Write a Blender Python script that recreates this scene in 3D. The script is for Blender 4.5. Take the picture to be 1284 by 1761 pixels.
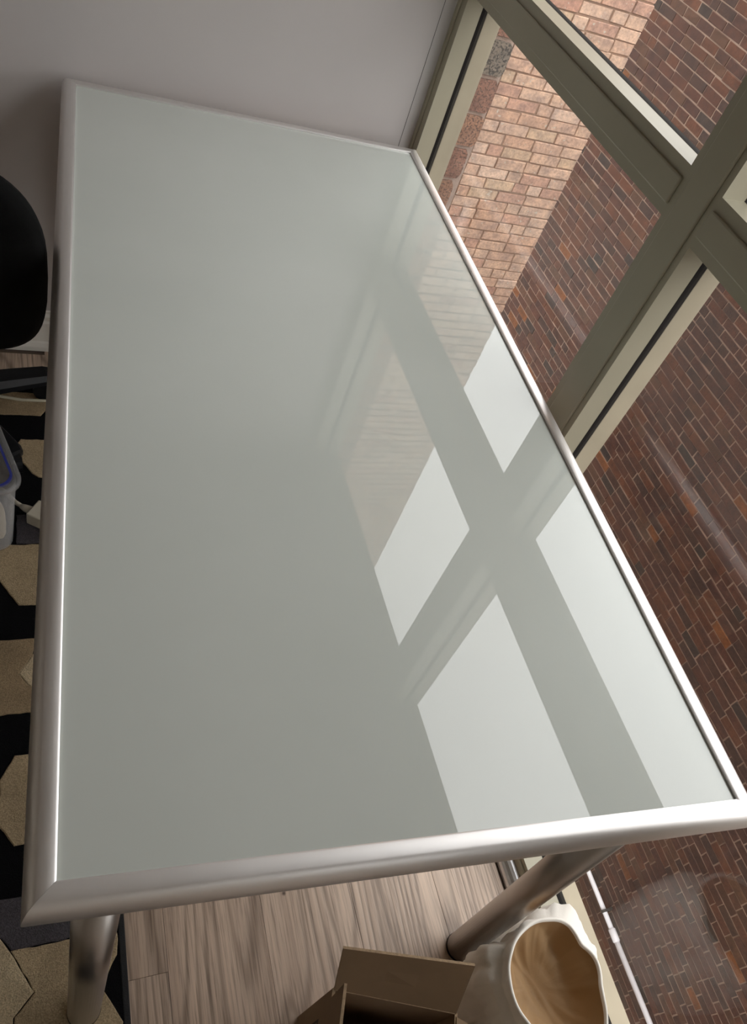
import bpy, bmesh, math, random
from mathutils import Vector, Matrix, noise
random.seed(7)
for o in list(bpy.data.objects): bpy.data.objects.remove(o)
SC = bpy.context.scene
COL = SC.collection

# ------------------------------------------------------------------ camera
CW = Vector((0.01827, -0.21466, 1.56371))
RW = ((0.92106444, -0.25732407, 0.2922749), (-0.01213626, -0.76916216, -0.6389384), (0.38922102, 0.58495632, -0.71157087))
cd = bpy.data.cameras.new('camera'); cam = bpy.data.objects.new('camera', cd); COL.objects.link(cam)
cd.sensor_fit = 'VERTICAL'; cd.sensor_height = 36.0; cd.lens = 27.702; cd.clip_start = .02; cd.clip_end = 200
m3 = Matrix((RW[0], [-v for v in RW[1]], [-v for v in RW[2]])).transposed()
cam.matrix_world = Matrix.Translation(CW) @ m3.to_4x4()
SC.camera = cam

# ------------------------------------------------------------------ world: flat bright overcast sky
SKY = 4.3
wd = bpy.data.worlds.new('overcast_sky'); SC.world = wd; wd.use_nodes = True
nt = wd.node_tree; nt.nodes.clear()
out = nt.nodes.new('ShaderNodeOutputWorld'); bg = nt.nodes.new('ShaderNodeBackground')
tc = nt.nodes.new('ShaderNodeTexCoord'); ns = nt.nodes.new('ShaderNodeTexNoise'); rp = nt.nodes.new('ShaderNodeValToRGB')
ns.inputs['Scale'].default_value = 2.2; ns.inputs['Detail'].default_value = 3
rp.color_ramp.elements[0].position = .3; rp.color_ramp.elements[0].color = (.93, .905, .93, 1)
rp.color_ramp.elements[1].position = .7; rp.color_ramp.elements[1].color = (1, .965, .962, 1)
nt.links.new(tc.outputs['Generated'], ns.inputs['Vector']); nt.links.new(ns.outputs['Fac'], rp.inputs['Fac'])
sp_ = nt.nodes.new('ShaderNodeSeparateXYZ'); nt.links.new(tc.outputs['Generated'], sp_.inputs[0])      # dull ground below the horizon
hz = nt.nodes.new('ShaderNodeMath'); hz.operation = 'GREATER_THAN'; hz.inputs[1].default_value = 0; nt.links.new(sp_.outputs[2], hz.inputs[0])
mg = nt.nodes.new('ShaderNodeMix'); mg.data_type = 'RGBA'; mg.inputs[6].default_value = (.06, .055, .05, 1)
nt.links.new(hz.outputs[0], mg.inputs[0]); nt.links.new(rp.outputs['Color'], mg.inputs[7])
nt.links.new(mg.outputs[2], bg.inputs['Color']); bg.inputs['Strength'].default_value = SKY
nt.links.new(bg.outputs['Background'], out.inputs['Surface'])
vs = SC.view_settings
SC.display_settings.display_device = 'sRGB'
vs.view_transform = 'Standard'; vs.look = 'None'; vs.exposure = 0.0; vs.gamma = 1.0; vs.use_curve_mapping = False
SC.cycles.max_bounces = 10; SC.cycles.diffuse_bounces = 6; SC.cycles.glossy_bounces = 6
SC.cycles.transparent_max_bounces = 16; SC.cycles.use_denoising = True; SC.cycles.use_adaptive_sampling = False; SC.cycles.light_sampling_threshold = 0
SC.cycles.sample_clamp_indirect = 12; SC.cycles.denoising_prefilter = 'ACCURATE'

# ------------------------------------------------------------------ helpers
FZ = -.040            # floor level
def link(o): COL.objects.link(o); return o
def obj(name, bm, mat, parent=None, smooth=False):
    me = bpy.data.meshes.new(name)
    if isinstance(bm, bmesh.types.BMesh):
        bm.to_mesh(me); bm.free()
    else:
        v, f = bm; me.from_pydata(v, [], f)
    me.update()
    for mm in (mat if isinstance(mat, (list, tuple)) else [mat]): me.materials.append(mm)
    if smooth:
        for p in me.polygons: p.use_smooth = True
    o = link(bpy.data.objects.new(name, me))
    if parent: adopt(o, parent)
    return o
def adopt(o, parent):
    o.parent = parent; o.matrix_parent_inverse = mw(parent).inverted()
def mw(o):
    m = Matrix.LocRotScale(o.location, o.rotation_euler, o.scale)
    return mw(o.parent) @ o.matrix_parent_inverse @ m if o.parent else m
def tag(o, label=None, cat=None, group=None, kind=None):
    if label: o['label'] = label
    if cat: o['category'] = cat
    if group: o['group'] = group
    if kind: o['kind'] = kind
    return o
def empty(name, loc, rz=0):
    e = bpy.data.objects.new(name, None); e.location = loc; e.rotation_euler = (0, 0, rz); e.empty_display_size = .1
    return link(e)
def B(): return bmesh.new()
def box(bm, x0, x1, y0, y1, z0, z1, M=None, bev=0, mi=0):
    vs_ = [(x, y, z) for x in (x0, x1) for y in (y0, y1) for z in (z0, z1)]
    v = [bm.verts.new(M @ Vector(p) if M else p) for p in vs_]
    fs = []
    for q in ((0,1,3,2),(4,6,7,5),(0,4,5,1),(2,3,7,6),(0,2,6,4),(1,5,7,3)):
        f = bm.faces.new([v[i] for i in q]); f.material_index = mi; fs.append(f)
    if bev:
        es = list({e for f in fs for e in f.edges})
        bmesh.ops.bevel(bm, geom=es, offset=bev, segments=2, profile=.5, affect='EDGES', clamp_overlap=True)
    return v
def tube(bm, pts, r, n=16, caps=True, closed=False):
    pts = [Vector(p) for p in pts]; rs = r if isinstance(r, (list, tuple)) else [r]*len(pts)
    rings = []; prev = None
    for i, p in enumerate(pts):
        a = pts[max(i-1, 0)]; b = pts[min(i+1, len(pts)-1)]; t = (b-a).normalized()
        if prev is None:
            u = t.orthogonal().normalized()
        else:
            u = (prev - t*prev.dot(t)).normalized()
        prev = u; w = t.cross(u)
        rings.append([bm.verts.new(p + (u*math.cos(2*math.pi*k/n) + w*math.sin(2*math.pi*k/n))*rs[i]) for k in range(n)])
    for a, b in zip(rings, rings[1:]):
        for k in range(n): bm.faces.new((a[k], a[(k+1) % n], b[(k+1) % n], b[k]))
    if caps:
        bm.faces.new(rings[0][::-1]); bm.faces.new(rings[-1])
def loft(bm, rings, close_first=False, close_last=False):
    R = [[bm.verts.new(p) for p in r] for r in rings]; n = len(R[0])
    for a, b in zip(R, R[1:]):
        for k in range(n): bm.faces.new((a[k], a[(k+1) % n], b[(k+1) % n], b[k]))
    if close_first: bm.faces.new(R[0][::-1])
    if close_last: bm.faces.new(R[-1])
    return R
def prism(bm, poly, f0, f1):
    """extrude 2D polygon between two placement functions"""
    a = [bm.verts.new(f0(*p)) for p in poly]; b = [bm.verts.new(f1(*p)) for p in poly]; n = len(poly)
    for k in range(n): bm.faces.new((a[k], a[(k+1) % n], b[(k+1) % n], b[k]))
    bm.faces.new(a[::-1]); bm.faces.new(b)
def fixn(bm): bmesh.ops.recalc_face_normals(bm, faces=bm.faces[:]); return bm
def project(p):
    q = Vector(p) - CW; c = [Vector(r).dot(q) for r in RW]
    if c[2] <= .01: return None
    return 642 + 1355.11*c[0]/c[2], 880.5 + 1355.11*c[1]/c[2], c[2]

# ------------------------------------------------------------------ materials
def mat(name, col=(.5,.5,.5), rough=.6, metal=0, **kw):
    m = bpy.data.materials.new(name); m.use_nodes = True
    b = m.node_tree.nodes['Principled BSDF']
    b.inputs['Base Color'].default_value = (*col, 1); b.inputs['Roughness'].default_value = rough; b.inputs['Metallic'].default_value = metal
    for k, v in kw.items(): b.inputs[k.replace('_', ' ')].default_value = v
    return m
class N:
    """tiny node-building helper"""
    def __init__(s, m): s.m = m; s.t = m.node_tree; s.b = s.t.nodes.get('Principled BSDF')
    def n(s, kind, **kw):
        nd = s.t.nodes.new(kind)
        for k, v in kw.items():
            if hasattr(nd, k): setattr(nd, k, v)
            else: nd.inputs[k.replace('_', ' ')].default_value = v
        return nd
    def l(s, a, b): s.t.links.new(a, b)
    def coords(s, sc=(1,1,1), kind='Object'):
        t = s.n('ShaderNodeTexCoord'); mp = s.n('ShaderNodeMapping'); mp.inputs['Scale'].default_value = sc
        s.l(t.outputs[kind], mp.inputs['Vector']); return mp.outputs['Vector']
    def noise(s, vec, scale, detail=4, rough=.55, dist=0):
        nd = s.n('ShaderNodeTexNoise'); nd.inputs['Scale'].default_value = scale; nd.inputs['Detail'].default_value = detail
        nd.inputs['Roughness'].default_value = rough; nd.inputs['Distortion'].default_value = dist
        if vec: s.l(vec, nd.inputs['Vector'])
        return nd.outputs['Fac']
    def ramp(s, fac, stops, interp='LINEAR'):
        r = s.n('ShaderNodeValToRGB'); e = r.color_ramp.elements; r.color_ramp.interpolation = interp
        while len(e) < len(stops): e.new(.5)
        for el, (p, c) in zip(e, stops): el.position = p; el.color = (*c, 1) if len(c) == 3 else c
        s.l(fac, r.inputs['Fac']); return r.outputs['Color']
    def math(s, op, a, b=None, c=None):
        nd = s.n('ShaderNodeMath'); nd.operation = op
        for i, v in enumerate((a, b, c)):
            if v is None: continue
            if isinstance(v, (int, float)): nd.inputs[i].default_value = v
            else: s.l(v, nd.inputs[i])
        return nd.outputs[0]
    def mix(s, fac, a, b, mode='MIX'):
        nd = s.n('ShaderNodeMix'); nd.data_type = 'RGBA'; nd.blend_type = mode
        for i, v in ((0, fac), (6, a), (7, b)):
            if isinstance(v, (int, float)): nd.inputs[i].default_value = v
            elif isinstance(v, tuple): nd.inputs[i].default_value = (*v, 1)
            else: s.l(v, nd.inputs[i])
        return nd.outputs[2]
    def bump(s, h, strength=.3, dist=.002):
        nd = s.n('ShaderNodeBump'); nd.inputs['Strength'].default_value = strength; nd.inputs['Distance'].default_value = dist
        s.l(h, nd.inputs['Height']); s.l(nd.outputs['Normal'], s.b.inputs['Normal'])
    def color(s, c): s.l(c, s.b.inputs['Base Color'])
    def rough(s, r): s.l(r, s.b.inputs['Roughness'])

def noisy(name, col, rough, amp=.12, scale=20, bump=.15, bscale=200, bdist=.001, metal=0, **kw):
    m = mat(name, col, rough, metal, **kw); k = N(m); v = k.coords()
    f = k.noise(v, scale, 4)
    k.color(k.ramp(f, [(.25, tuple(c*(1-amp) for c in col)), (.75, tuple(min(1, c*(1+amp)) for c in col))]))
    if bump: k.bump(k.noise(v, bscale, 3), bump, bdist)
    return m
M = {}
M['wall'] = noisy('wall_paint', (0.559, 0.529, 0.521), .75, .04, 3, .12, 320, .0006)
M['wall_cream'] = noisy('cream_wall_paint', (.72, .68, .60), .75, .04, 3, .1, 320, .0006)
M['ceiling'] = noisy('ceiling_paint', (.86, .84, .81), .85, .03, 3, .1, 200, .0006)
M['baseboard'] = noisy('baseboard_paint', (0.806, 0.780, 0.715), .45, .04, 8, .05, 200, .0004)
M['frame'] = noisy('frame_paint', (.392, .362, .270), .45, .05, 6, .06, 500, .0003)
M['frame_out'] = noisy('outer_frame_paint', (0.333, 0.286, 0.206), .6, .10, 9, .1, 300, .0004)  # frame parts outside the pane, darker and yellower than the inner frame
M['gasket'] = noisy('glazing_gasket', (.016, .0135, .0125), .9, .1, 30, .1, 300, .0003, Specular_IOR_Level=.2)
M['alu'] = mat('brushed_aluminium', (.84, .815, .80), .46, 1)
k = N(M['alu']); v = k.coords((400, 6, 400)); k.bump(k.noise(v, 1, 2), .05, .0003)
k.rough(k.ramp(k.noise(k.coords(), 12, 3), [(.2, (.43,)*3), (.8, (.50,)*3)]))
M['leg'] = mat('polished_leg_metal', (0.525, 0.494, 0.469), .36, 1)
M['strip'] = mat('silver_trim', (0.825, 0.825, 0.847), .35, 1)
# frosted back-painted glass: smooth clear top surface over a pale grey-green diffusing layer
m = mat('frosted_glass', (0.409, 0.465, 0.428), .03); M['glass_top'] = m
k = N(m); k.b.inputs['IOR'].default_value = 1.72; v = k.coords()
smud = k.noise(k.coords((1.0, 3.0, 1)), 5, 5, .6, .8)
k.rough(k.ramp(smud, [(.58, (.0,)*3), (.82, (.010,)*3)]))
k.color(k.ramp(k.noise(v, 3.0, 4), [(.3, (0.572, 0.605, 0.565)), (.7, (0.605, 0.636, 0.596))]))

# window glass: thin architectural pane, Schlick reflection over clear transmission
m = bpy.data.materials.new('window_glass'); m.use_nodes = True; M['glass'] = m; t = m.node_tree; t.nodes.clear(); k = N(m)
o_ = k.n('ShaderNodeOutputMaterial'); tr = k.n('ShaderNodeBsdfTransparent'); gl = k.n('ShaderNodeBsdfGlossy'); mx = k.n('ShaderNodeMixShader')
tr.inputs['Color'].default_value = (.955, .97, .96, 1); gl.inputs['Roughness'].default_value = .01
ge = k.n('ShaderNodeNewGeometry'); dt = k.n('ShaderNodeVectorMath'); dt.operation = 'DOT_PRODUCT'
k.l(ge.outputs['Normal'], dt.inputs[0]); k.l(ge.outputs['Incoming'], dt.inputs[1])
c1 = k.math('SUBTRACT', 1.0, k.math('ABSOLUTE', dt.outputs['Value']))
fr = k.math('MULTIPLY_ADD', k.math('POWER', c1, 5.0), .965, .034)
k.l(fr, mx.inputs[0]); k.l(tr.outputs[0], mx.inputs[1]); k.l(gl.outputs[0], mx.inputs[2]); k.l(mx.outputs[0], o_.inputs[0])

def brick_mat(name, pal, source, bump=.5, grain=60, speck=None):
    m = mat(name, (0.258, 0.090, 0.090), .9); k = N(m)
    if source == 'object': rnd = k.n('ShaderNodeObjectInfo').outputs['Random']
    else: rnd = k.n('ShaderNodeNewGeometry').outputs['Random Per Island']
    base = k.ramp(rnd, pal, 'CONSTANT')
    t = k.n('ShaderNodeNewGeometry'); pos = t.outputs['Position']
    f = k.noise(pos, grain, 5, .65); g = k.noise(pos, grain*.22, 3)
    c = base
    c = k.mix(1.0, c, k.ramp(f, [(.25, (.62,)*3), (.55, (1.0,)*3), (.8, (1.28, 1.25, 1.2))]), 'MULTIPLY')
    c = k.mix(1.0, c, k.ramp(g, [(.28, (0.703, 0.688, 0.707)), (.72, (1.22, 1.14, 1.05))]), 'MULTIPLY')
    if speck:
        s_ = k.noise(pos, speck[0], 2, .5)
        c = k.mix(k.ramp(s_, [(speck[1], (0,0,0)), (speck[1]+.04, (1,1,1))]), c, speck[2])
    k.color(c); k.bump(f, bump, .006); return m
PAL_RED = [(0, (0.092, 0.038, 0.024)), (.18, (0.076, 0.034, 0.024)), (.34, (0.105, 0.041, 0.022)), (.46, (0.064, 0.034, 0.025)), (.58, (0.083, 0.036, 0.024)),
           (.72, (0.116, 0.046, 0.024)), (.78, (0.049, 0.032, 0.025)), (.83, (0.095, 0.046, 0.027)), (.91, (0.070, 0.032, 0.021)), (.978, (0.180, 0.066, 0.022))]
PAL_TAN = [(0, (0.590, 0.411, 0.315)), (.18, (0.641, 0.465, 0.361)), (.36, (0.558, 0.358, 0.276)), (.48, (0.615, 0.438, 0.333)), (.64, (0.666, 0.499, 0.399)), (.76, (0.574, 0.385, 0.285)), (.90, (0.500, 0.298, 0.229)), (.94, (0.599, 0.447, 0.324))]
PAL_STONE = [(0, (0.286, 0.157, 0.117)), (.35, (0.346, 0.200, 0.133)), (.7, (0.299, 0.170, 0.126))]
for s_ in ('object', 'island'):
    M['red_'+s_] = brick_mat('red_brick_'+s_, PAL_RED, s_, .6, 55)
    M['tan_'+s_] = brick_mat('buff_brick_'+s_, PAL_TAN, s_, .45, 70, (45, .68, (0.558, 0.489, 0.403)))
M['stone'] = brick_mat('red_stone', PAL_STONE, 'object', .8, 42, (85, .52, (.13, .075, .055)))
M['stone_grey'] = brick_mat('grey_stone', [(0, (0.219, 0.193, 0.160)), (.5, (.18,.155,.13))], 'object', .9, 48, (75, .50, (.075, .065, .055)))
M['mortar_red'] = noisy('pink_mortar', (.29, .20, .15), .95, .25, 8, .5, 120, .004)
M['mortar_tan'] = noisy('brown_mortar', (0.313, 0.206, 0.146), .95, .2, 15, .5, 120, .004)
M['mortar_stone'] = noisy('stone_joint_mortar', (0.386, 0.293, 0.239), .95, .15, 30, .5, 120, .004)
M['render'] = noisy('exterior_render', (0.479, 0.399, 0.333), .9, .12, 5, .3, 60, .004)
M['ground'] = noisy('yard_ground', (0.286, 0.260, 0.234), .95, .25, 2, .3, 20, .01)
M['white_pvc'] = noisy('white_conduit', (0.798, 0.785, 0.811), .45, .05, 20, 0)
M['clamp'] = mat('dark_clamp', (0.050, 0.047, 0.043), .5)

def plank_mat():
    m = mat('oak_vinyl', (0.440, 0.345, 0.300), .42); k = N(m)
    inf = k.n('ShaderNodeObjectInfo').outputs['Random']
    tcn = k.n('ShaderNodeTexCoord').outputs['Object']
    off = k.n('ShaderNodeCombineXYZ'); k.l(k.math('MULTIPLY', inf, 37.0), off.inputs[1]); k.l(k.math('MULTIPLY', inf, 91.0), off.inputs[2])
    ad = k.n('ShaderNodeVectorMath'); ad.operation = 'ADD'; k.l(tcn, ad.inputs[0]); k.l(off.outputs[0], ad.inputs[1]); P = ad.outputs[0]
    def mp(sc):
        q = k.n('ShaderNodeMapping'); q.inputs['Scale'].default_value = sc; k.l(P, q.inputs['Vector']); return q.outputs['Vector']
    # cathedral rings: level sets of a stretched, wobbling distance field
    sx = k.n('ShaderNodeSeparateXYZ'); k.l(tcn, sx.inputs[0])
    wob = k.noise(mp((30, 2.2, 1)), 1, 3, .5)
    fld = k.noise(mp((5.0, .38, 1)), 1, 1.0, .35)
    ph = k.math('ADD', k.math('MULTIPLY', fld, 190.0), k.math('MULTIPLY', wob, 5.0))
    ring = k.math('MULTIPLY_ADD', k.math('SINE', ph), .5, .5)
    ringc = k.ramp(ring, [(0, (.42,.39,.37)), (.10, (.70,)*3), (.34, (1.0,)*3), (1, (1.06,)*3)])
    fine = k.noise(mp((260, 7, 1)), 1, 3, .7)
    finec = k.ramp(fine, [(.32, (.50, .47, .45)), (.5, (1, 1, 1)), (.72, (1.2, 1.19, 1.17))])
    med = k.noise(mp((26, 1.6, 1)), 1, 3, .6)
    tint = k.ramp(med, [(.3, (0.417, 0.310, 0.237)), (.52, (0.519, 0.398, 0.310)), (.75, (0.607, 0.465, 0.358))])
    lev = k.ramp(inf, [(0, (.86,)*3), (1, (1.08,)*3)])
    c = k.mix(1, tint, lev, 'MULTIPLY'); c = k.mix(.62, c, ringc, 'MULTIPLY'); c = k.mix(.9, c, finec, 'MULTIPLY')
    kn = k.n('ShaderNodeTexVoronoi'); kn.inputs['Scale'].default_value = 9; k.l(P, kn.inputs['Vector'])
    c = k.mix(k.ramp(kn.outputs['Distance'], [(.018, (1,1,1)), (.05, (0,0,0))]), c, (.09, .06, .045))
    k.color(c); k.bump(k.math('ADD', k.math('MULTIPLY', fine, .6), k.math('MULTIPLY', ring, .5)), .3, .0012)
    return m
M['plank'] = plank_mat()
M['subfloor'] = mat('plank_joint', (.16, .12, .095), .9)
def pile(name, col, amp=.35):
    m = mat(name, col, .95); k = N(m); g = k.n('ShaderNodeNewGeometry').outputs['Position']
    f = k.noise(g, 420, 3, .7); h = k.noise(g, 14, 3)
    c = k.ramp(f, [(.3, tuple(x*(1-amp) for x in col)), (.7, tuple(x*(1+amp) for x in col))])
    c = k.mix(1, c, k.ramp(h, [(.3, (.85,)*3), (.7, (1.12,)*3)]), 'MULTIPLY')
    k.color(c); k.bump(f, .9, .006); k.b.inputs['Specular IOR Level'].default_value = .1; return m
M['pile_black'] = pile('black_pile', (.0045, .0045, .0055))
M['pile_tan'] = pile('tan_pile', (0.479, 0.372, 0.233))
M['pile_cream'] = pile('cream_pile', (0.599, 0.485, 0.319))
M['pile_brown'] = pile('brown_pile', (0.386, 0.286, 0.173))
M['pile_char'] = pile('charcoal_pile', (0.096, 0.088, 0.098))
M['rug_edge'] = noisy('rug_binding', (.012, .012, .013), .9, .2, 60, .5, 500, .002)
M['black_fabric'] = noisy('black_chair_fabric', (.0045, .0045, .0045), .95, .3, 25, .6, 700, .002, Specular_IOR_Level=.12)
M['black_plastic'] = noisy('black_plastic', (.006, .0065, .008), .45, .15, 30, .1, 300, .0004, Specular_IOR_Level=.25)
M['grey_plastic'] = noisy('grey_plastic', (.018, .02, .024), .5, .1, 30, .1, 300, .0004, Specular_IOR_Level=.25)
M['chrome'] = mat('chrome', (.7, .7, .7), .15, 1)
M['kraft'] = noisy('kraft_cardboard', (0.246, 0.162, 0.093), .85, .08, 18, .15, 90, .001)
M['kraft_edge'] = noisy('corrugated_edge', (0.359, 0.253, 0.153), .9, .3, 160, .5, 350, .002)
M['ink'] = mat('printed_ink', (.05, .032, .02), .8)
M['bag_white'] = noisy('white_fabric', (0.880, 0.836, 0.759), .8, .04, 10, .25, 350, .001, Sheen_Weight=.2)
M['bag_brown'] = noisy('brown_lining', (0.366, 0.226, 0.106), .7, .08, 9, .2, 250, .001)
M['parcel'] = noisy('grey_poly', (0.624, 0.600, 0.624), .35, .06, 15, .2, 60, .002)
M['white_plastic'] = noisy('ivory_plastic', (0.480, 0.444, 0.360), .45, .04, 20, 0)
M['socket_hole'] = mat('socket_recess', (.09, .05, .04), .5)
M['cable'] = mat('ivory_cable', (0.480, 0.444, 0.336), .5)
M['blue_seal'] = mat('blue_silicone', (0.066, 0.090, 0.504), .4)
M['cream_pouch'] = noisy('cream_pouch', (0.792, 0.696, 0.528), .5, .08, 18, .2, 60, .002)
m = mat('translucent_plastic', (0.624, 0.636, 0.660), .22); M['clear'] = m; k = N(m)
k.b.inputs['Alpha'].default_value = .32; k.b.inputs['IOR'].default_value = 1.45

# ------------------------------------------------------------------ room shell
XP, XR, XG0, XG1, XE = .936, .941, .985, 1.000, 1.045     # window: proud face, recessed face, gasket, exterior edge
YB = 1.742                                                # back wall face
ZH = 1.905                                                # window head
XL, YN, ZC = -2.3, -2.6, 2.45
def struct(name, bm, mt, parent=None, smooth=False):
    o = obj(name, fixn(bm), mt, parent, smooth)
    if not parent: o['kind'] = 'structure'
    return o
bm = B(); box(bm, XL-.1, XP-.004, YN-.1, YB+.1, FZ-.12, FZ-.004); floor = struct('floor', bm, M['subfloor'])
# planks, running along the window
def plank_mesh(w, l, name):
    b = B(); box(b, .0003, w-.0003, .0003, l-.0003, -.006, 0, bev=.0003)
    me = bpy.data.meshes.new(name); fixn(b).to_mesh(me); b.free(); me.materials.append(M['plank']); return me
PW, PL = .18, 1.22
pm_full = plank_mesh(PW, PL, 'plank')
rows = [.215 + PW*i for i in range(-14, 4)]
offs = {}
for i, x in enumerate(rows):
    st = .066 - PL*3 if abs(x-.035) < .01 else .066 - PL*3 + (.42, .80, .55, .93)[i % 4]
    y = st
    while y < YB:
        y1 = min(y+PL, YB-.004); y0 = max(y, YN); x1 = min(x+PW, .905)
        if y1-y0 > .05 and x1 > XL:
            x0 = max(x, XL)
            me = pm_full if (abs(y1-y0-PL) < 1e-4 and abs(x1-x0-PW) < 1e-4) else plank_mesh(x1-x0, y1-y0, 'plank')
            p = link(bpy.data.objects.new('plank', me)); p.location = (x0, y0, FZ); p.parent = floor
        y += PL
bm = B(); box(bm, XL-.12, XE-.02, YB, YB+.16, FZ-.1, ZC); wall_back = struct('wall_back', bm, M['wall'])
bm = B(); box(bm, .9055, .9065, YB-.0004, YB+.001, FZ+.1, ZC); 
obj('corner_joint', fixn(bm), M['gasket'], wall_back)
bm = B(); box(bm, XL-.12, XL, YN-.12, YB+.16, FZ-.1, ZC); struct('wall_left', bm, M['wall_cream'])
bm = B(); box(bm, XL-.12, XE-.02, YN-.12, YN, FZ-.1, ZC); struct('wall_front', bm, M['wall_cream'])
bm = B(); box(bm, XL-.12, XE, YN-.12, YB+.16, ZC, ZC+.15); struct('ceiling', bm, M['ceiling'])
# baseboard along the back wall: shoe, board and stepped cap
bm = B()
prof = [(0, 0), (.021, 0), (.021, .014), (.017, .026), (.0125, .030), (.0125, .082), (.0145, .084), (.0145, .094), (.010, .100), (.0115, .106), (.0115, .114), (.006, .121), (.0045, .128), (0, .130)]
prism(bm, prof, lambda a, b: (XL, YB-a, FZ+b), lambda a, b: (XP-.02, YB-a, FZ+b)); struct('baseboard_back', bm, M['baseboard'])
bm = B(); prism(bm, prof, lambda a, b: (XL+a, YN, FZ+b), lambda a, b: (XL+a, YB-.02, FZ+b)); struct('baseboard_left', bm, M['baseboard'])

# ------------------------------------------------------------------ window: frame members, gaskets, panes
YJ, YM1, YM0, YN1, YN0, YE = 1.702, .773, .681, -.345, -.435, -.345
ZS, ZT0, ZT1 = .018, 1.104, 1.187
win = empty('window_1', (XP, .2, FZ)); win['kind'] = 'structure'
def vmember(name, y0, y1, z0, z1, lo=True, hi=True, g=.013):
    """vertical member: recessed body, proud face plate, exterior cap"""
    bm = B(); box(bm, XR, XG0, y0, y1, z0, z1)
    pl = .0 if not lo else g; ph = .0 if not hi else .018
    box(bm, XP, XR+.001, y0+pl, y1-ph, z0, z1, bev=.003)
    o = obj(name, fixn(bm), M['frame'], win)
    bm = B(); box(bm, XG1, XE, y0, y1, z0, z1, bev=.002); obj('exterior_cap', fixn(bm), M['frame_out'], o)
    bm = B(); box(bm, XG0, XG1, y0-.0005, y1+.0005, z0, z1); obj('gasket', fixn(bm), M['gasket'], o)
    return o
def hmember(name, y0, y1, z0, z1, g0=.018, g1=.020):
    bm = B(); box(bm, XR, XG0, y0, y1, z0, z1)
    box(bm, XP, XR+.001, y0, y1, z0+g0, z1-g1, bev=.003)
    o = obj(name, fixn(bm), M['frame'], win)
    bm = B(); box(bm, XG1, XE, y0, y1, z0+.008, z1-.024, bev=.002); obj('exterior_cap', fixn(bm), M['frame_out'], o)
    bm = B(); box(bm, XG0, XG1, y0, y1, z0-.0005, z1+.0005); obj('gasket', fixn(bm), M['gasket'], o)
    return o
vmember('jamb', YJ, YB+.03, FZ, ZH+.06, True, False, .026)
vmember('mullion', YM0, YM1, FZ+.001, ZH+.06)
vmember('jamb', YN0, YN1, FZ, ZH+.06, False, True)
for a, b in ((YM1, YJ), (YN1, YM0)):
    hmember('transom', a, b, ZT0, ZT1)
    hmember('bottom_rail', a, b, FZ, ZS, .012, .012)
    hmember('head_rail', a, b, ZH, ZH+.06)
    for z0, z1 in ((ZS, ZT0), (ZT1, ZH)):
        bm = B(); box(bm, .989, .995, a-.004, b+.004, z0-.004, z1+.004); obj('glass_pane', fixn(bm), M['glass'], win)
# added unseen bay behind the viewer, put in to light the near rail
win1, win = win, empty('added_window', (XP, -1.7, FZ)); win['kind'] = 'structure'
AW0, AW1 = -2.35, -1.25
vmember('jamb', AW0-.09, AW0, FZ, ZH+.06, False, True); vmember('jamb', AW1, AW1+.09, FZ, ZH+.06, True, False)
hmember('transom', AW0, AW1, ZT0, ZT1); hmember('bottom_rail', AW0, AW1, FZ, ZS, .012, .012); hmember('head_rail', AW0, AW1, ZH, ZH+.06)
for z0, z1 in ((ZS, ZT0), (ZT1, ZH)):
    bm = B(); box(bm, .989, .995, AW0-.004, AW1+.004, z0-.004, z1+.004); obj('glass_pane', fixn(bm), M['glass'], win)
win = win1
# exterior sill
bm = B(); prism(bm, [(XG1+.002, ZS-.002), (XE+.014, ZS-.030), (XE+.014, ZS-.052), (XG1+.002, ZS-.052)], lambda a, b: (a, YE, b), lambda a, b: (a, YB+.03, b))
obj('exterior_sill', fixn(bm), M['frame_out'], win)
# silver quarter-round at the floor, with the dark joint beside it
bm = B(); q = [(XP-.001, FZ)] + [(XP-.001-.026*math.cos(t*math.pi/12), FZ+.026*math.sin(t*math.pi/12)) for t in range(7)]
prism(bm, q, lambda a, b: (a, YE-.09, b), lambda a, b: (a, YB-.022, b)); struct('trim_1', bm, M['strip'])
# our own facade above, below and beside the window
bm = B(); box(bm, XR+.002, XE-.015, YN-.12, YB+2.25, ZH+.0605, 3.0); struct('wall_right', bm, M['render'])
bm = B(); box(bm, XP+.006, XE-.004, YN-.12, YB+2.25, -5.8, FZ-.001); struct('wall_right_lower', bm, M['render'])
bm = B(); box(bm, XR+.002, XE-.015, AW1+.0905, YN0-.0005, FZ-.001, ZH+.0605); box(bm, XR+.002, XE-.015, YN-.12, AW0-.0905, FZ-.001, ZH+.0605); struct('wall_right_near', bm, M['wall'])
bm = B(); box(bm, XR+.002, XE-.015, YB+.0305, YB+2.25, FZ-.001, ZH+.0605); struct('wall_right_far', bm, M['render'])

# ------------------------------------------------------------------ the yard: buff wall facing us, red wall across
YL, XW, XC = 4.0, 4.5, 3.11
TZ = .745
TH = -.043
ct, st_ = math.cos(TH), math.sin(TH)
def T(x, y, z=0): return Vector((x*ct - y*st_, x*st_ + y*ct, z))     # table frame -> room
def seen(p):
    q = project(p)
    if not q or not (-15 < q[0] < 1300 and -15 < q[1] < 1776): return 0
    d = Vector(p)-CW; t = (.985-CW.x)/d.x; y = CW.y+d.y*t; z = CW.z+d.z*t
    if not (YN1 < y < YJ and ZS < z < ZH): return 0
    if YM0-.01 < y < YM1 or ZT0 < z < ZT1: return 0
    t = (TZ-CW.z)/d.z
    if 0 < t < 1:
        h = CW+d*t; hx = h.x*ct+h.y*st_; hy = -h.x*st_+h.y*ct
        if 0 < hx < .85 and -.01 < hy < 1.7: return 0
    return 1/q[2]**2
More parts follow.
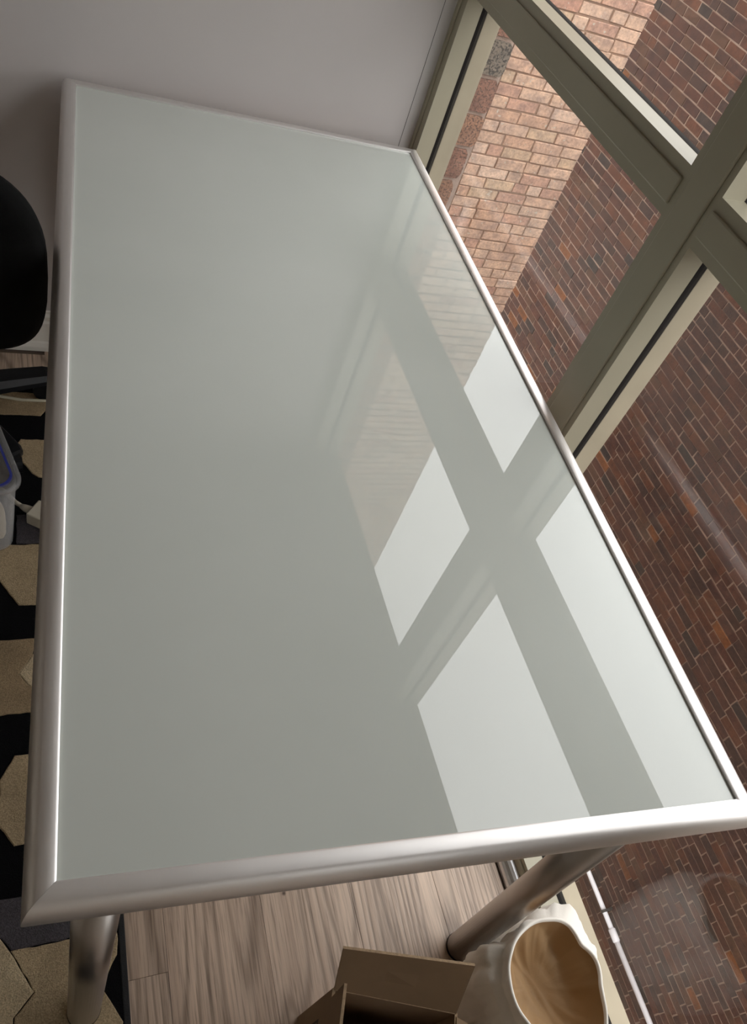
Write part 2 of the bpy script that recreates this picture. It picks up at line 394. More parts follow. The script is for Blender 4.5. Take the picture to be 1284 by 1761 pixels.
def brick_variant(seed, chip=.1):
    """unit brick 1x1x1 facing -Y (front at y=0), slightly irregular chamfered face: 18 quads/tris"""
    r = random.Random(seed); vs_, fs = [], []
    j = lambda a: (r.random()-.5)*a
    for y, e in ((.5, 0), (.10, 0), (0, 1)):
        for x, z in ((0,0),(1,0),(1,1),(0,1)):
            ix = .012*e*(1 if x == 0 else -1); iz = .035*e*(1 if z == 0 else -1)
            vs_.append((x+ix+j(.03)*(e or .5), y+(j(.05) if e else 0), z+iz+j(chip)*(e or .5)))
    for a in (0, 4):
        for k_ in range(4): fs.append((a+k_, a+(k_+1) % 4, a+4+(k_+1) % 4, a+4+k_))
    fs.append((8, 9, 10, 11)); return vs_, fs
def brickwork(wall, rects, frame, mats, thick, proud, cap=292, chip=.1, name='brick'):
    """rects: list of (u0,u1,z0,z1) of bricks on the wall; the 'cap' largest in view become parts, the rest one stuff mesh"""
    variants = [brick_variant(s, chip) for s in range(14)]
    meshes = []
    for v_, f_ in variants:
        me = bpy.data.meshes.new(name); me.from_pydata(v_, [], f_); me.materials.append(mats[0]); meshes.append(me)
    sc_ = []
    for r in rects:
        p = frame @ Vector(((r[0]+r[1])/2, 0, (r[2]+r[3])/2))
        sc_.append((seen(p)*(r[1]-r[0])*(r[3]-r[2]), r))
    sc_.sort(key=lambda a: -a[0])
    V, F = [], []
    for i, (s, r) in enumerate(sc_):
        u0, u1, z0, z1 = r; dpt = -proud*(.55+.75*random.random()); vi = random.randrange(14)
        tilt = Matrix.Rotation((random.random()-.5)*.03*(chip/.1), 4, 'Y')
        MM = frame @ Matrix.Translation((u0, dpt, z0)) @ tilt @ Matrix.Diagonal((u1-u0, thick, z1-z0, 1))
        if s > 0 and i < cap:
            o = link(bpy.data.objects.new(name, meshes[vi])); o.matrix_world = MM; o.parent = wall
        else:
            b0 = len(V); V += [MM @ Vector(p) for p in variants[vi][0]]; F += [tuple(b0+q for q in f) for f in variants[vi][1]]
    o = obj('brick_field', (V, F), mats[1], wall); o['kind'] = 'stuff'
# --- buff wall (plane y = YL, facing -Y)
bm = B(); box(bm, XE-.03, XC-.004, YL, YL+.6, -5.8, 8.0); w1 = struct('wall_buff_brick', bm, M['mortar_tan'])
rects = []; cz = .0677; z = -3.2; row = 0
SX0, SX1 = 2.02, 2.385
while z < 7.9:
    row += 1
    soldier = 5.05 < z < 5.25
    x = SX1 + .006; first = True
    lim = XC
    if soldier and abs(z-5.05) < cz:
        while x < lim-.02:
            rects.append((x, min(x+.060, lim), z+.004, z+.196)); x += .0677
        z += .2031; continue
    while x < lim-.012:
        L = random.choice((.194, .194, .194, .190, .092)) if row % 2 else random.choice((.194, .194, .196, .092))
        if first: L = (.094 if row % 2 else .194)*random.uniform(.75, 1.05); first = False
        x1 = min(x+L, lim)
        if lim-x1 < .05: x1 = lim
        rects.append((x, x1, z+.0045+random.uniform(-.002, .002), z+cz-.0045+random.uniform(-.002, .002))); x = x1+.0095
    x = XE+.01
    if z > -1.5 and z < 4:
        while x < SX0-.02:
            x1 = min(x+.194, SX0-.008); rects.append((x, x1, z+.004, z+cz-.004)); x = x1+.0095
    z += cz
FR1 = Matrix.Translation((0, YL, 0))
brickwork(w1, rects, FR1, (M['tan_object'], M['tan_island']), .05, .008, 280, .06)
# stone quoins
bm = B(); box(bm, SX0+.004, SX1+.002, YL-.004, YL+.01, -3.0, 6.0); obj('stone_joint_bed', fixn(bm), M['mortar_stone'], w1)
z = -.20 - .1975*12; kx = 0
while z < 5.8:
    r = random.Random(kx*13+5); kx += 1
    sx1 = SX1 - (.0 if z > -.3 else r.uniform(.0, .05)); bm = B(); n = 10
    outl = []
    for k_ in range(n*4):
        s_, f_ = divmod(k_, n); f_ /= n
        px, pz = [(f_, 0), (1, f_), (1-f_, 1), (0, 1-f_)][s_]
        cx = .018 if px > .5 else .004
        outl.append((SX0+px*(sx1-SX0) - (cx*((abs(pz-.5)*2)**6) if px > .5 else 0) + r.uniform(-.002, .002), z+.012+pz*.174 + r.uniform(-.002, .002)))
    front = [(a*.992+.008*(SX0+sx1)/2, YL-.022-r.uniform(0, .003), b*.985+.015*(z+.1)) for a, b in outl]
    loft(bm, [[(a, YL+.01, b) for a, b in outl], [(a, YL-.016, b) for a, b in outl], front], False, True)
    obj('stone_block', fixn(bm), M['stone_grey'] if abs(z-(-.2+.1975*2)) < .03 else M['stone'], w1); z += .1975
# --- red wall (plane x = XW, facing -X): frame maps u -> -Y direction
bm = B(); box(bm, XW, XW+.35, -3.2, 9.0, -5.8, 1.55); w2 = struct('wall_red_brick', bm, M['mortar_red'])
FR2 = Matrix(((0, 1, 0, XW), (-1, 0, 0, 0), (0, 0, 1, 0), (0, 0, 0, 1)))
rects = []; z = -5.75; row = 0
while z < 1.4:
    h = .0745 + random.uniform(-.003, .003); row += 1
    u = -8.2 + random.random()*.2
    while u < 2.2:
        L = random.choice((.205, .21, .20, .215, .195, .21, .21, .205, .105, .15)) + random.uniform(-.008, .008)
        g = random.uniform(.006, .011)
        w_ = .009*noise.noise(Vector((u*1.1, row*.05, 4.2))); rects.append((u, u+L-g, z+w_+random.uniform(.002, .0055), z+w_+h-random.uniform(.002, .0055))); u += L
    z += h
brickwork(w2, rects, FR2, (M['red_object'], M['red_island']), .05, .0045, 295, .10)
bm = B(); box(bm, XW, XW+.4, -3.2, 9.0, 1.55, 1.61); obj('coping', fixn(bm), M['mortar_stone'], w2)
bm = B(); box(bm, XE, 12, -6, 12, -6.0, -5.8); struct('ground', bm, M['ground'])
# white conduit clamped low on the red wall
cz_ = -4.88; cx_ = XW-.052
pr = empty('conduit', (cx_, .3, cz_)); tag(pr, 'white plastic conduit clamped along the bottom of the dark red brick wall', 'pipe')
bm = B(); tube(bm, [(cx_, 3.0, cz_), (cx_, .36, cz_)], .021, 14); obj('conduit_run', fixn(bm), M['white_pvc'], pr, True)
bm = B(); tube(bm, [(cx_, .40, cz_), (cx_, -1.6, cz_+.012)], .023, 14); obj('conduit_run', fixn(bm), M['white_pvc'], pr, True)
bm = B(); tube(bm, [(cx_, .46, cz_), (cx_, .455, cz_), (cx_, .36, cz_), (cx_, .355, cz_)], [.024, .031, .031, .025], 16); obj('coupling', fixn(bm), M['white_pvc'], pr, True)
for y in (.60, -.95, 2.2):
    bm = B(); tube(bm, [(cx_, y+.011, cz_), (cx_, y-.011, cz_)], .0275, 16); box(bm, cx_, XW-.009, y-.011, y+.011, cz_+.012, cz_+.022); box(bm, XW-.014, XW-.008, y-.012, y+.012, cz_+.01, cz_+.065)
    obj('clamp', fixn(bm), M['clamp'], pr)

# ------------------------------------------------------------------ the table
W_, L_ = .8565, 1.7120
tb = empty('glass_table', T(W_/2, L_/2, FZ), TH)
tag(tb, 'large frosted glass table with brushed aluminium rim and round metal legs by the window', 'table')
RP = [(.0300, -.012), (.0300, -.0018), (.0273, 0), (.0220, .0002), (.0135, .0001), (.0105, -.0010), (.0076, -.0034), (.0050, -.0070), (.0028, -.0116), (.0011, -.0172), (.0002, -.0232), (.0008, -.029), (.003, -.0345), (.007, -.039), (.0135, -.041), (.0300, -.041), (.0300, -.020), (.034, -.020), (.034, -.012)]
CORN = [Vector((-.0032, -.0040)), Vector((.8690, -.0205)), Vector((.8605, L_+.006)), Vector((-.0010, L_+.0065))]
def coff(i, u):
    """corner i of the rim outline moved inward by u (mitre point)"""
    p, a, b = CORN[i % 4], CORN[(i-1) % 4], CORN[(i+1) % 4]
    d0 = (p-a).normalized(); d1 = (b-p).normalized(); n0 = Vector((-d0.y, d0.x)); n1 = Vector((-d1.y, d1.x))
    return p + (n0+n1)*(u/(1+n0.dot(n1)))
def rail(i):
    d = (CORN[(i+1) % 4]-CORN[i]).normalized()*.00015
    bm = B(); prism(bm, RP, lambda u, w: T(*(coff(i, u)+d), TZ+w), lambda u, w: T(*(coff(i+1, u)-d), TZ+w)); o = obj('rail', fixn(bm), M['alu'], tb)
    for p in o.data.polygons: p.use_smooth = len(p.vertices) == 4
    o.data.set_sharp_from_angle(angle=math.radians(35))
for i in range(4): rail(i)
bm = B()
prism(bm, [tuple(coff(i, .0303)) for i in range(4)], lambda a, b: T(a, b, TZ-.0145), lambda a, b: T(a, b, TZ-.0048))
obj('glass_top', fixn(bm), M['glass_top'], tb)
def leg(top, bot):
    bm = B(); tube(bm, [bot, top], .0262, 40); o = obj('leg', fixn(bm), M['leg'], tb)
    for p in o.data.polygons: p.use_smooth = len(p.vertices) == 4
    b = Vector(bot); bm = B(); tube(bm, [b, b+Vector((0, 0, .006))], .0268, 32); f = obj('foot_cap', fixn(bm), M['black_plastic'], o)
leg((.068, .031, TZ-.045), (.0745, .037, FZ+.0127)); leg((.738, .004, TZ-.045), (.767, -.009, FZ))
q1 = T(.05, L_-.05); q2 = T(W_-.05, L_-.05)
leg((q1.x, q1.y, TZ-.045), (q1.x, q1.y, FZ)); leg((q2.x-.012, q2.y, TZ-.045), (q2.x-.012, q2.y, FZ))

# ------------------------------------------------------------------ rug
RX1, RY0, RY1, RX0 = .146, -1.5, 1.56, -1.9
rug = empty('rug', (-.8, 0, FZ)); tag(rug, 'black, tan and charcoal geometric pile rug under the left side of the table', 'rug')
bm = B(); box(bm, RX0, RX1, RY0, RY1, FZ+.0003, FZ+.010, bev=.002); obj('pile_base', fixn(bm), M['pile_black'], rug)
bm = B(); box(bm, RX1-.0105, RX1+.001, RY0, RY1, FZ+.0003, FZ+.0112, bev=.002); obj('edge_binding', fixn(bm), M['rug_edge'], rug)
def patch(bm, poly, z1=.0125):
    c = Vector((sum(p[0] for p in poly)/len(poly), sum(p[1] for p in poly)/len(poly)))
    pts = []
    for a, b in zip(poly, poly[1:]+poly[:1]):
        n = max(1, int((Vector(b)-Vector(a)).length/.012))
        for i in range(n):
            p = Vector(a).lerp(Vector(b), i/n); pts.append((p.x+random.uniform(-.0011, .0011), p.y+random.uniform(-.0011, .0011)))
    ins = [(c.x+(x-c.x)*(1-.0022/max(.02, (Vector((x, y))-c).length)), c.y+(y-c.y)*(1-.0022/max(.02, (Vector((x, y))-c).length))) for x, y in pts]
    m_ = bm; bm = B(); loft(bm, [[(x, y, FZ+.0095) for x, y in pts], [(x, y, FZ+z1-.0012) for x, y in pts], [(x, y, FZ+z1) for x, y in ins]], False, True)
    obj('pattern_patch', fixn(bm), M['pile_'+m_], rug)
pt = {k_: k_ for k_ in ('tan', 'char', 'cream', 'brown')}
# the strip seen beside and under the table
P_ = .2595
def hexa(kind, y0, y1, xl=-.033, xr=.105, notch=.03):
    """elongated hexagon-ended bar spanning y0..y1"""
    h = y1-y0
    patch(pt[kind], [(xl, y1), (xl-.026, y1-h*.27), (xl-.026, y0+h*.22), (xl, y0), (xr, y0), (xr+notch, y0+h*.25), (xr+notch, y1-h*.25), (xr, y1)])
hexa('tan', .323, .495)
# tan field with cream facet
patch(pt['brown'], [(-.30, .583), (.0, .583), (.0, .63), (-.027, .672), (.0, .716), (.003, .755), (-.30, .755)])
patch(pt['cream'], [(.0, .63), (.13, .585), (.133, .75), (.0, .716), (-.027, .672)])
patch(pt['tan'], [(-.027, .841), (.12, .841), (.133, .88), (.133, 1.010), (-.10, 1.010), (-.10, .97), (-.066, .907)])
patch(pt['char'], [(-.034, 1.013), (.133, 1.013), (.133, 1.10), (-.034, 1.10)])
patch(pt['tan'], [(-.049, 1.311), (-.026, 1.353), (.10, 1.353), (.12, 1.31), (.12, 1.24), (.10, 1.20), (.015, 1.222), (.001, 1.235)])
patch(pt['brown'], [(-.35, 1.443), (.021, 1.443), (.035, 1.465), (.12, 1.465), (.12, 1.53), (-.35, 1.53)])
patch(pt['char'], [(-.16, .170), (-.16, .2335), (.132, .2335), (.132, .18), (.05, .150), (-.036, .150), (-.052, .172)])
patch(pt['tan'], [(-.036, .1485), (.05, .1485), (.125, .149), (.1345, .144), (.131, .108), (.104, .064), (.134, .006), (.12, -.06), (.03, -.09), (-.03, -.04), (-.03, .05), (.0, .08)])
patch(pt['cream'], [(-.0535, .171), (-.0375, .149), (-.002, .08), (-.032, .05), (-.032, -.04), (-.16, -.04), (-.16, .168)])
for k_ in range(-6, 1):   # unseen remainder to the left and towards the viewer: same motif
    for c in range(0, 5):
        x0 = -.40 - c*.33 - (.16 if k_ % 2 else 0); y0 = .323 + k_*P_ + (P_ if False else 0)
        for kk in (0, 1):
            yy = y0 + kk*7*P_*0
        if x0-.06 > RX0 and y0 > RY0+.05: hexa(random.choice(('tan', 'char', 'brown', 'tan')), y0, y0+.172, x0, x0+.2)
for k_ in range(1, 5):
    for c in range(0, 5):
        x0 = -.62 - c*.33 - (.16 if k_ % 2 else 0); y0 = .323 + k_*P_
        if x0-.06 > RX0: hexa(random.choice(('tan', 'char', 'brown', 'tan')), y0, y0+.172, x0, x0+.2)

# ------------------------------------------------------------------ office chair
cx, cy, ca = -.20, 1.44, 0.0
ch = empty('office_chair', (cx, cy, FZ+.01), ca); tag(ch, 'black fabric office chair on a star base by the back wall', 'chair')
CM = Matrix.Translation((cx, cy, FZ+.012)) @ Matrix.Rotation(ca, 4, 'Z')
def superell(w, h, n, e): return [(w*math.copysign(abs(math.cos(t))**(2/e), math.cos(t)), h*math.copysign(abs(math.sin(t))**(2/e), math.sin(t))) for t in [2*math.pi*i/n for i in range(n)]]
# backrest: padded shield, slightly narrower at the top
bm = B(); rings = []
BKX, BKZ = 0.0, .665 - (FZ+.012)
for y, s in ((-.016, .0), (-.030, .55), (-.034, .80), (-.030, .93), (-.016, .992), (0, 1.0), (.016, .985), (.026, .90), (.030, .6), (.030, .0)):
    r = []
    for (x, z) in superell(.236, .196, 62, 3.5):
        tp = 1 - .05*max(0, z/.202)**2 - .04*max(0, -z/.202)**2
        bow = -.035*(x/.238)**2
        r.append(CM @ Vector((BKX + x*s*tp, -.335 + y + bow - .012*z/.202, BKZ + z*s)))
    rings.append(r)
loft(bm, rings); obj('backrest', fixn(bm), M['black_fabric'], ch, True)
bm = B(); rings = []
for z, s in ((.415, 0), (.415, .85), (.425, .97), (.445, 1), (.465, .98), (.478, .9), (.484, .6), (.486, 0)):
    rings.append([CM @ Vector((-.02+x*s, .02-.09+y*s, z)) for x, y in superell(.205, .21, 48, 3.4)])
loft(bm, rings); obj('seat', fixn(bm), M['black_fabric'], ch, True)
bm = B(); tube(bm, [CM @ Vector(p) for p in ((0, -.08, .395), (0, -.33, .40), (0, -.385, .46), (0, -.372, .62))], [.02, .02, .02, .016], 12); obj('back_support', fixn(bm), M['black_plastic'], ch, True)
bm = B(); tube(bm, [CM @ Vector((0, 0, z)) for z in (.09, .22)], .03, 20); tube(bm, [CM @ Vector((0, 0, z)) for z in (.22, .40)], .018, 16); box(bm, -.08, .08, -.09, .09, .385, .413, CM, .006); obj('gas_column', fixn(bm), M['black_plastic'], ch, True)
bm = B(); tube(bm, [CM @ Vector((0, 0, z)) for z in (.055, .06, .10, .105)], [.04, .05, .05, .04], 24); obj('hub', fixn(bm), M['grey_plastic'], ch, True)
A0 = math.radians(20)
for i in range(5):
    a = A0 + i*2*math.pi/5; D_ = Matrix.Rotation(a, 4, 'Z'); MM = CM @ D_
    bm = B(); rr = []
    for x, hw, z0, z1 in ((.03, .034, .062, .100), (.10, .033, .062, .098), (.18, .031, .060, .092), (.262, .028, .058, .084), (.280, .022, .058, .080), (.287, .011, .060, .076)):
        x *= .95; rr.append([MM @ Vector((x, y, z)) for y, z in ((-hw, z0), (hw, z0), (hw*1.02, (z0+z1)/2), (hw*.72, z1), (-hw*.72, z1), (-hw*1.02, (z0+z1)/2))])
    loft(bm, rr, True, True); lg = obj('base_arm', fixn(bm), M['black_plastic'], ch)
    bm = B(); c_ = MM @ Vector((.249, 0, .028)); ax = (MM.to_3x3() @ Vector((.5, .86, 0))).normalized()
    for s in (-1, 1): tube(bm, [c_+ax*s*.006, c_+ax*s*.024], .027, 20)
    tube(bm, [c_, c_+Vector((0, 0, .04))], .008, 8)
    obj('caster', fixn(bm), M['black_plastic'], lg)

# ------------------------------------------------------------------ storage box with blue seal
ba = math.radians(16); bc = Vector((-.013, .987))
ex, ey = Vector((-math.cos(ba), -math.sin(ba))), Vector((-math.sin(ba), math.cos(ba)))
LZ = .203
def bxp(u, v, z): p = bc + ex*u + ey*v; return Vector((p.x, p.y, z))
BL, BWd = .165, .225
st = empty('storage_box', bxp(BL/2, BWd/2, FZ+.012), ba); tag(st, 'translucent plastic storage box with blue seal on the rug at the left edge', 'box')
def rr_(u0, u1, v0, v1, r, z, n=6):
    out = []
    for cu, cv, a0 in ((u1-r, v1-r, 0), (u0+r, v1-r, 90), (u0+r, v0+r, 180), (u1-r, v0+r, 270)):
        for i in range(n+1):
            a = math.radians(a0+90*i/n); out.append(bxp(cu+r*math.cos(a), cv+r*math.sin(a), z))
    return out
bm = B(); i_ = .016; z0 = FZ+.0135
loft(bm, [rr_(i_+.004, BL-i_-.004, i_+.004, BWd-i_-.004, .03, z0), rr_(i_, BL-i_, i_, BWd-i_, .033, z0+.008), rr_(.006, BL-.006, .006, BWd-.006, .035, LZ-.012), rr_(.008, BL-.008, .008, BWd-.008, .035, LZ-.012), rr_(i_+.002, BL-i_-.002, i_+.002, BWd-i_-.002, .032, z0+.01), rr_(i_+.006, BL-i_-.006, i_+.006, BWd-i_-.006, .03, z0+.003)], True, True)
obj('tub', fixn(bm), M['clear'], st, True)
bm = B(); loft(bm, [rr_(.004, BL-.004, .004, BWd-.004, .035, LZ-.012), rr_(-.003, BL+.003, -.003, BWd+.003, .038, LZ-.012), rr_(-.003, BL+.003, -.003, BWd+.003, .038, LZ-.002), rr_(.001, BL-.001, .001, BWd-.001, .036, LZ), rr_(.017, BL-.017, .017, BWd-.017, .03, LZ), rr_(.021, BL-.021, .021, BWd-.021, .028, LZ-.006)], False, True)
obj('lid', fixn(bm), M['clear'], st, True)
bm = B(); ring = rr_(.012, BL-.012, .012, BWd-.012, .032, LZ+.0012); loft(bm, [[p for p in ring], rr_(.0165, BL-.0165, .0165, BWd-.0165, .03, LZ+.0012), rr_(.0165, BL-.0165, .0165, BWd-.0165, .03, LZ-.004), rr_(.012, BL-.012, .012, BWd-.012, .032, LZ-.004)], False, False)
obj('seal', fixn(bm), M['blue_seal'], st)
bm = B(); p0 = bxp(.06, -.006, LZ-.035); box(bm, -.03, .03, -.004, .004, -.018, .03, Matrix.Translation(bxp(.085, -.004, LZ-.03)) @ Matrix.Rotation(ba, 4, 'Z'), .003); obj('latch', fixn(bm), M['white_plastic'], st)
def blob(name, c, rad, mt, seed=0, amp=.18, parent=None, fz=None, sq=2):
    bm = B(); bmesh.ops.create_icosphere(bm, subdivisions=4, radius=1)
    for v_ in bm.verts:
        n_ = noise.noise(v_.co*1.6 + Vector((seed, 0, 0)))*amp + noise.noise(v_.co*4 + Vector((0, seed, 0)))*amp*.35
        d = v_.co.normalized(); d = Vector([math.copysign(abs(a)**(2/ (sq+.6)), a) for a in d])
        p = Vector((d.x*rad[0], d.y*rad[1], d.z*rad[2]))*(1+n_)
        if fz is not None: p.z = max(p.z, fz-c[2])
        v_.co = p + Vector(c)
    return obj(name, fixn(bm), mt, parent, True)
o = blob('pouch', bxp(.052, .060, FZ+.075), (.026, .034, .050), M['cream_pouch'], 3, .15, fz=FZ+.022); tag(o, 'cream wrapped pouch inside the translucent storage box', 'pouch')

# ------------------------------------------------------------------ power strip, and its lead on the rug
pa = math.radians(-33); pc = Vector((-.011, 1.076))
PMx = Matrix.Translation((pc.x, pc.y, FZ+.0128)) @ Matrix.Rotation(pa, 4, 'Z')
ps = empty('power_strip', (pc.x, pc.y, FZ+.0128), pa); tag(ps, 'ivory power strip lying on the rug under the table edge', 'power strip')
bm = B(); box(bm, 0, .25, -.004, .048, 0, .036, PMx, .003); obj('housing', fixn(bm), M['white_plastic'], ps)
for i in range(4):
    x = .038+i*.055; bm = B(); tube(bm, [PMx @ Vector((x, .022, .0355)), PMx @ Vector((x, .022, .0365))], .017, 24); s_ = obj('socket', fixn(bm), M['white_plastic'], ps)
    bm = B(); tube(bm, [PMx @ Vector((x, .022, .0362)), PMx @ Vector((x, .022, .0369))], .0125, 24); obj('socket_recess', fixn(bm), M['socket_hole'], s_)
bm = B(); tube(bm, [PMx @ Vector(p) for p in ((.002, .022, .018), (-.018, .022, .018), (-.03, .023, .017))], [.011, .009, .006], 14)
tube(bm, [PMx @ Vector(p) for p in ((-.026, .023, .017), (-.05, .03, .012), (-.09, .05, .006), (-.15, .06, .005))], .0052, 10); obj('lead', fixn(bm), M['white_plastic'], ps, True)
# ivory cable across the far end of the rug
bm = B(); tube(bm, [Vector((x, y, z)) for x, y, z in ((-.7, 1.545, FZ+.0165), (-.4, 1.53, FZ+.0165), (-.2, 1.517, FZ+.0165), (-.077, 1.506, FZ+.0165), (-.024, 1.495, FZ+.0165), (.034, 1.496, FZ+.0165), (.12, 1.51, FZ+.0165), (.19, 1.545, FZ+.008), (.3, 1.62, FZ+.0045))], .0042, 10)
o = obj('cable', fixn(bm), M['cable'], None, True); tag(o, 'ivory cable running over the rug beneath the office chair', 'cable')

# ------------------------------------------------------------------ cardboard box
cb = empty('cardboard_box', (.47, -.22, FZ)); tag(cb, 'open brown cardboard box with raised flaps on the floor', 'box')
H_ = .20; TK = .0045
A = Vector((.430, -.052)); Bp = Vector((.618, -.128)); dx = (Bp-A).normalized(); Wd = (Bp-A).length; dn = Vector((dx.y, -dx.x)); Dp = .26
def panel(name, c4, parent, mt=None, th=TK):
    """cardboard sheet from 4 corners, with a corrugated core edge"""
    c4 = [Vector(c) for c in c4]; n_ = (c4[1]-c4[0]).cross(c4[3]-c4[0]).normalized()*th/2
    bm = B(); a = [bm.verts.new(c+n_) for c in c4]; b = [bm.verts.new(c-n_) for c in c4]
    bm.faces.new(a).material_index = 0; bm.faces.new(b[::-1]).material_index = 0
    for k_ in range(4): bm.faces.new((a[k_], a[(k_+1) % 4], b[(k_+1) % 4], b[k_])).material_index = 1
    return obj(name, fixn(bm), [mt or M['kraft'], M['kraft_edge']], parent)
def P3(u, v, z): p = A + dx*u + dn*v; return Vector((p.x, p.y, z))
panel('side_panel', [P3(0, 0, FZ), P3(Wd, 0, FZ), P3(Wd, 0, H_), P3(0, 0, H_)], cb)
panel('side_panel', [P3(0, Dp, FZ), P3(Wd, Dp, FZ), P3(Wd, Dp, H_), P3(0, Dp, H_)], cb)
sp = panel('side_panel', [P3(0, 0, FZ), P3(0, Dp, FZ), P3(0, Dp, H_), P3(0, 0, H_)], cb)
panel('side_panel', [P3(Wd, 0, FZ), P3(Wd, Dp, FZ), P3(Wd, Dp, H_), P3(Wd, 0, H_)], cb)
panel('bottom_panel', [P3(0, 0, FZ+.003), P3(Wd, 0, FZ+.003), P3(Wd, Dp, FZ+.003), P3(0, Dp, FZ+.003)], cb)
panel('flap', [P3(0, -.001, H_), P3(Wd, -.001, H_), Vector((.632, -.080, .288)), Vector((.430, -.013, .288))], cb)
panel('flap', [P3(0, .012, H_), P3(0, Dp-.01, H_), P3(-.006, Dp-.01, H_+.095), P3(-.006, .012, H_+.095)], cb)
panel('flap', [P3(Wd, .006, H_), P3(Wd, Dp-.006, H_), P3(Wd+.046, Dp-.02, H_-.010), P3(Wd+.046, .016, H_-.010)], cb)
panel('flap', [P3(0, Dp, H_), P3(Wd, Dp, H_), P3(Wd, Dp+.06, H_-.07), P3(0, Dp+.06, H_-.07)], cb)
bm = B()                                       # printed strokes on the outer left side
for (v0, v1, z0, z1) in ((.030, .034, .02, .13), (.034, .066, .122, .128), (.034, .062, .072, .078), (.034, .066, .022, .028), (.085, .089, .04, .13)):
    b4 = [P3(-.0026, v0, z0), P3(-.0026, v1, z0), P3(-.0026, v1, z1), P3(-.0026, v0, z1)]; bm.faces.new([bm.verts.new(p) for p in b4])
obj('print', bm, M['ink'], sp)
pc_ = P3(.085, .10, .10)
o = blob('parcel', pc_, (.07, .08, .06), M['parcel'], 5, .08, fz=FZ+.012); tag(o, 'pale grey wrapped parcel inside the cardboard box', 'parcel')

# ------------------------------------------------------------------ white fabric bin with brown lining
bn = empty('fabric_bin', (.79, -.13, FZ)); tag(bn, 'crumpled white fabric bin with brown lining beside the right table leg', 'bin')
BC = Vector((.786, -.122)); NB = 120
def polar(pts, push=0):
    pr = sorted(((math.atan2(y-BC.y, x-BC.x), math.hypot(x-BC.x, y-BC.y)) for x, y in pts))
    pr = [(pr[-1][0]-2*math.pi, pr[-1][1])] + pr + [(pr[0][0]+2*math.pi, pr[0][1])]
    out = []
    for i in range(NB):
        a = -math.pi + 2*math.pi*i/NB
        for (a0, r0), (a1, r1) in zip(pr, pr[1:]):
            if a0 <= a <= a1: out.append(r0+(r1-r0)*(a-a0)/max(1e-6, a1-a0)); break
    return [sum(out[(i+d) % NB]*w for d, w in ((-2,.1),(-1,.2),(0,.4),(1,.2),(2,.1))) for i in range(NB)]
r_rim = polar([(.784,-.036),(.759,-.043),(.734,-.057),(.72,-.071),(.708,-.09),(.702,-.108),(.698,-.127),(.699,-.144),(.706,-.165),(.718,-.188),(.74,-.205),(.775,-.22),(.81,-.224),(.838,-.216),(.851,-.196),(.858,-.17),(.863,-.151),(.872,-.133),(.874,-.117),(.868,-.101),(.856,-.087),(.852,-.066),(.847,-.053),(.835,-.044),(.81,-.038)])
r_low = polar([(.788,-.034),(.755,-.041),(.728,-.044),(.702,-.052),(.684,-.074),(.681,-.09),(.680,-.11),(.672,-.134),(.69,-.17),(.72,-.21),(.77,-.235),(.82,-.232),(.855,-.205),(.875,-.165),(.888,-.125),(.897,-.09),(.903,-.05),(.898,-.03),(.885,-.016),(.865,-.008),(.835,-.009),(.808,-.014)])
LEGA, LEGB = Vector((.767, -.009, FZ)), Vector((.738, .004, TZ-.045))
def avoid(p, d=.0305):
    t = (p.z-FZ)/(TZ-.045-FZ); c = LEGA.lerp(LEGB, t); v_ = Vector((p.x-c.x, p.y-c.y))
    if v_.length < d:
        v_ = (v_.normalized() if v_.length > 1e-5 else Vector((0, -1)))*d
        if v_.y > -.012: v_.y = -abs(v_.y)
        v_ = v_.normalized()*d; return Vector((c.x+v_.x, c.y+v_.y, p.z))
    return p
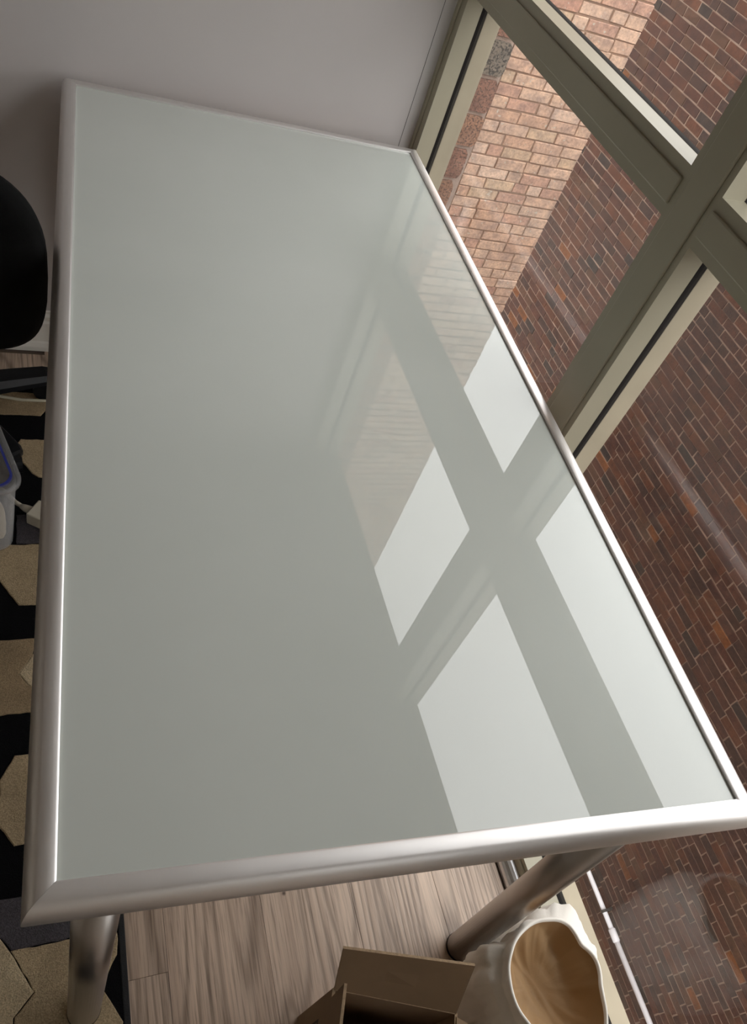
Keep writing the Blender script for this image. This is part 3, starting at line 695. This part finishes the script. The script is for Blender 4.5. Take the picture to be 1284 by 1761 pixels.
def brg(rad, z, sc=1.0, off=0, wr=0, seed=0, wz=0, blend=None, bt=0, ridge=0):
    out = []
    for i in range(NB):
        a = -math.pi + 2*math.pi*i/NB; r = rad[i] if blend is None else rad[i]*(1-bt)+blend[i]*bt
        w = noise.noise(Vector((math.cos(a)*3.2+seed, math.sin(a)*3.2, z*9)))*wr + noise.noise(Vector((math.cos(a)*9+seed, math.sin(a)*9, z*5)))*wr*.45
        if ridge: w += ridge*math.sin(z*105 + 6*noise.noise(Vector((math.cos(a)*1.6, math.sin(a)*1.6, seed))))
        rr2 = r*sc+off+w
        out.append(avoid(Vector((BC.x+math.cos(a)*rr2, BC.y+math.sin(a)*rr2, z + wz*noise.noise(Vector((math.cos(a)*2.5, math.sin(a)*2.5, seed+z*3)))))))
    return out
ZR = .25
bm = B()
loft(bm, [brg(r_low, FZ+.001, .80, 0, .004, 1), brg(r_low, FZ+.004, .86, 0, .006, 1), brg(r_low, .03, .92, 0, .018, 1), brg(r_low, .08, .97, 0, .020, 1), *[brg(r_low, .10+.0075*q_, 1, 0, .014, 1, 0, r_rim, max(0, (q_-11)/8)**2*.5, .0026) for q_ in range(17)],
          brg(r_rim, .227, 1, .004, .005, 4), brg(r_rim, .234, 1, .0045, .005, 4), brg(r_rim, .242, 1, .003, .003, 4),
          brg(r_rim, ZR-.002, 1, .001, 0, 4, .004), brg(r_rim, ZR, 1, -.001, 0, 4, .004), brg(r_rim, ZR-.001, 1, -.0035, 0, 4, .004), brg(r_rim, ZR-.006, 1, -.005, 0, 4, .003)], True, False)
obj('fabric_shell', fixn(bm), M['bag_white'], bn, True)
bm = B(); rings = [brg(r_rim, ZR-.003, 1, -.004, 0, 4, .003)]
for i in range(1, 23):
    t = i/22; sc = 1-t**1.5*.999 if t > .0 else 1
    z = ZR-.004 - .075*math.sin(min(1, t*1.15)*math.pi/2)**1.1
    fold = .027*min(1, t*4)*(1-.35*t)
    rg = []
    for p in brg(r_rim, ZR-.004, sc, -.004*sc, .009*min(1, t*3)*sc, 7):
        n_ = noise.noise(Vector((p.x*22, p.y*15+3, 1.7))) + .7*abs(noise.noise(Vector((p.x*34+p.y*14, p.y*11, 5.1))))
        rg.append(Vector((p.x, p.y, z + n_*fold)))
    rings.append(rg)
loft(bm, rings, False, True); obj('lining', fixn(bm), M['bag_brown'], bn, True)
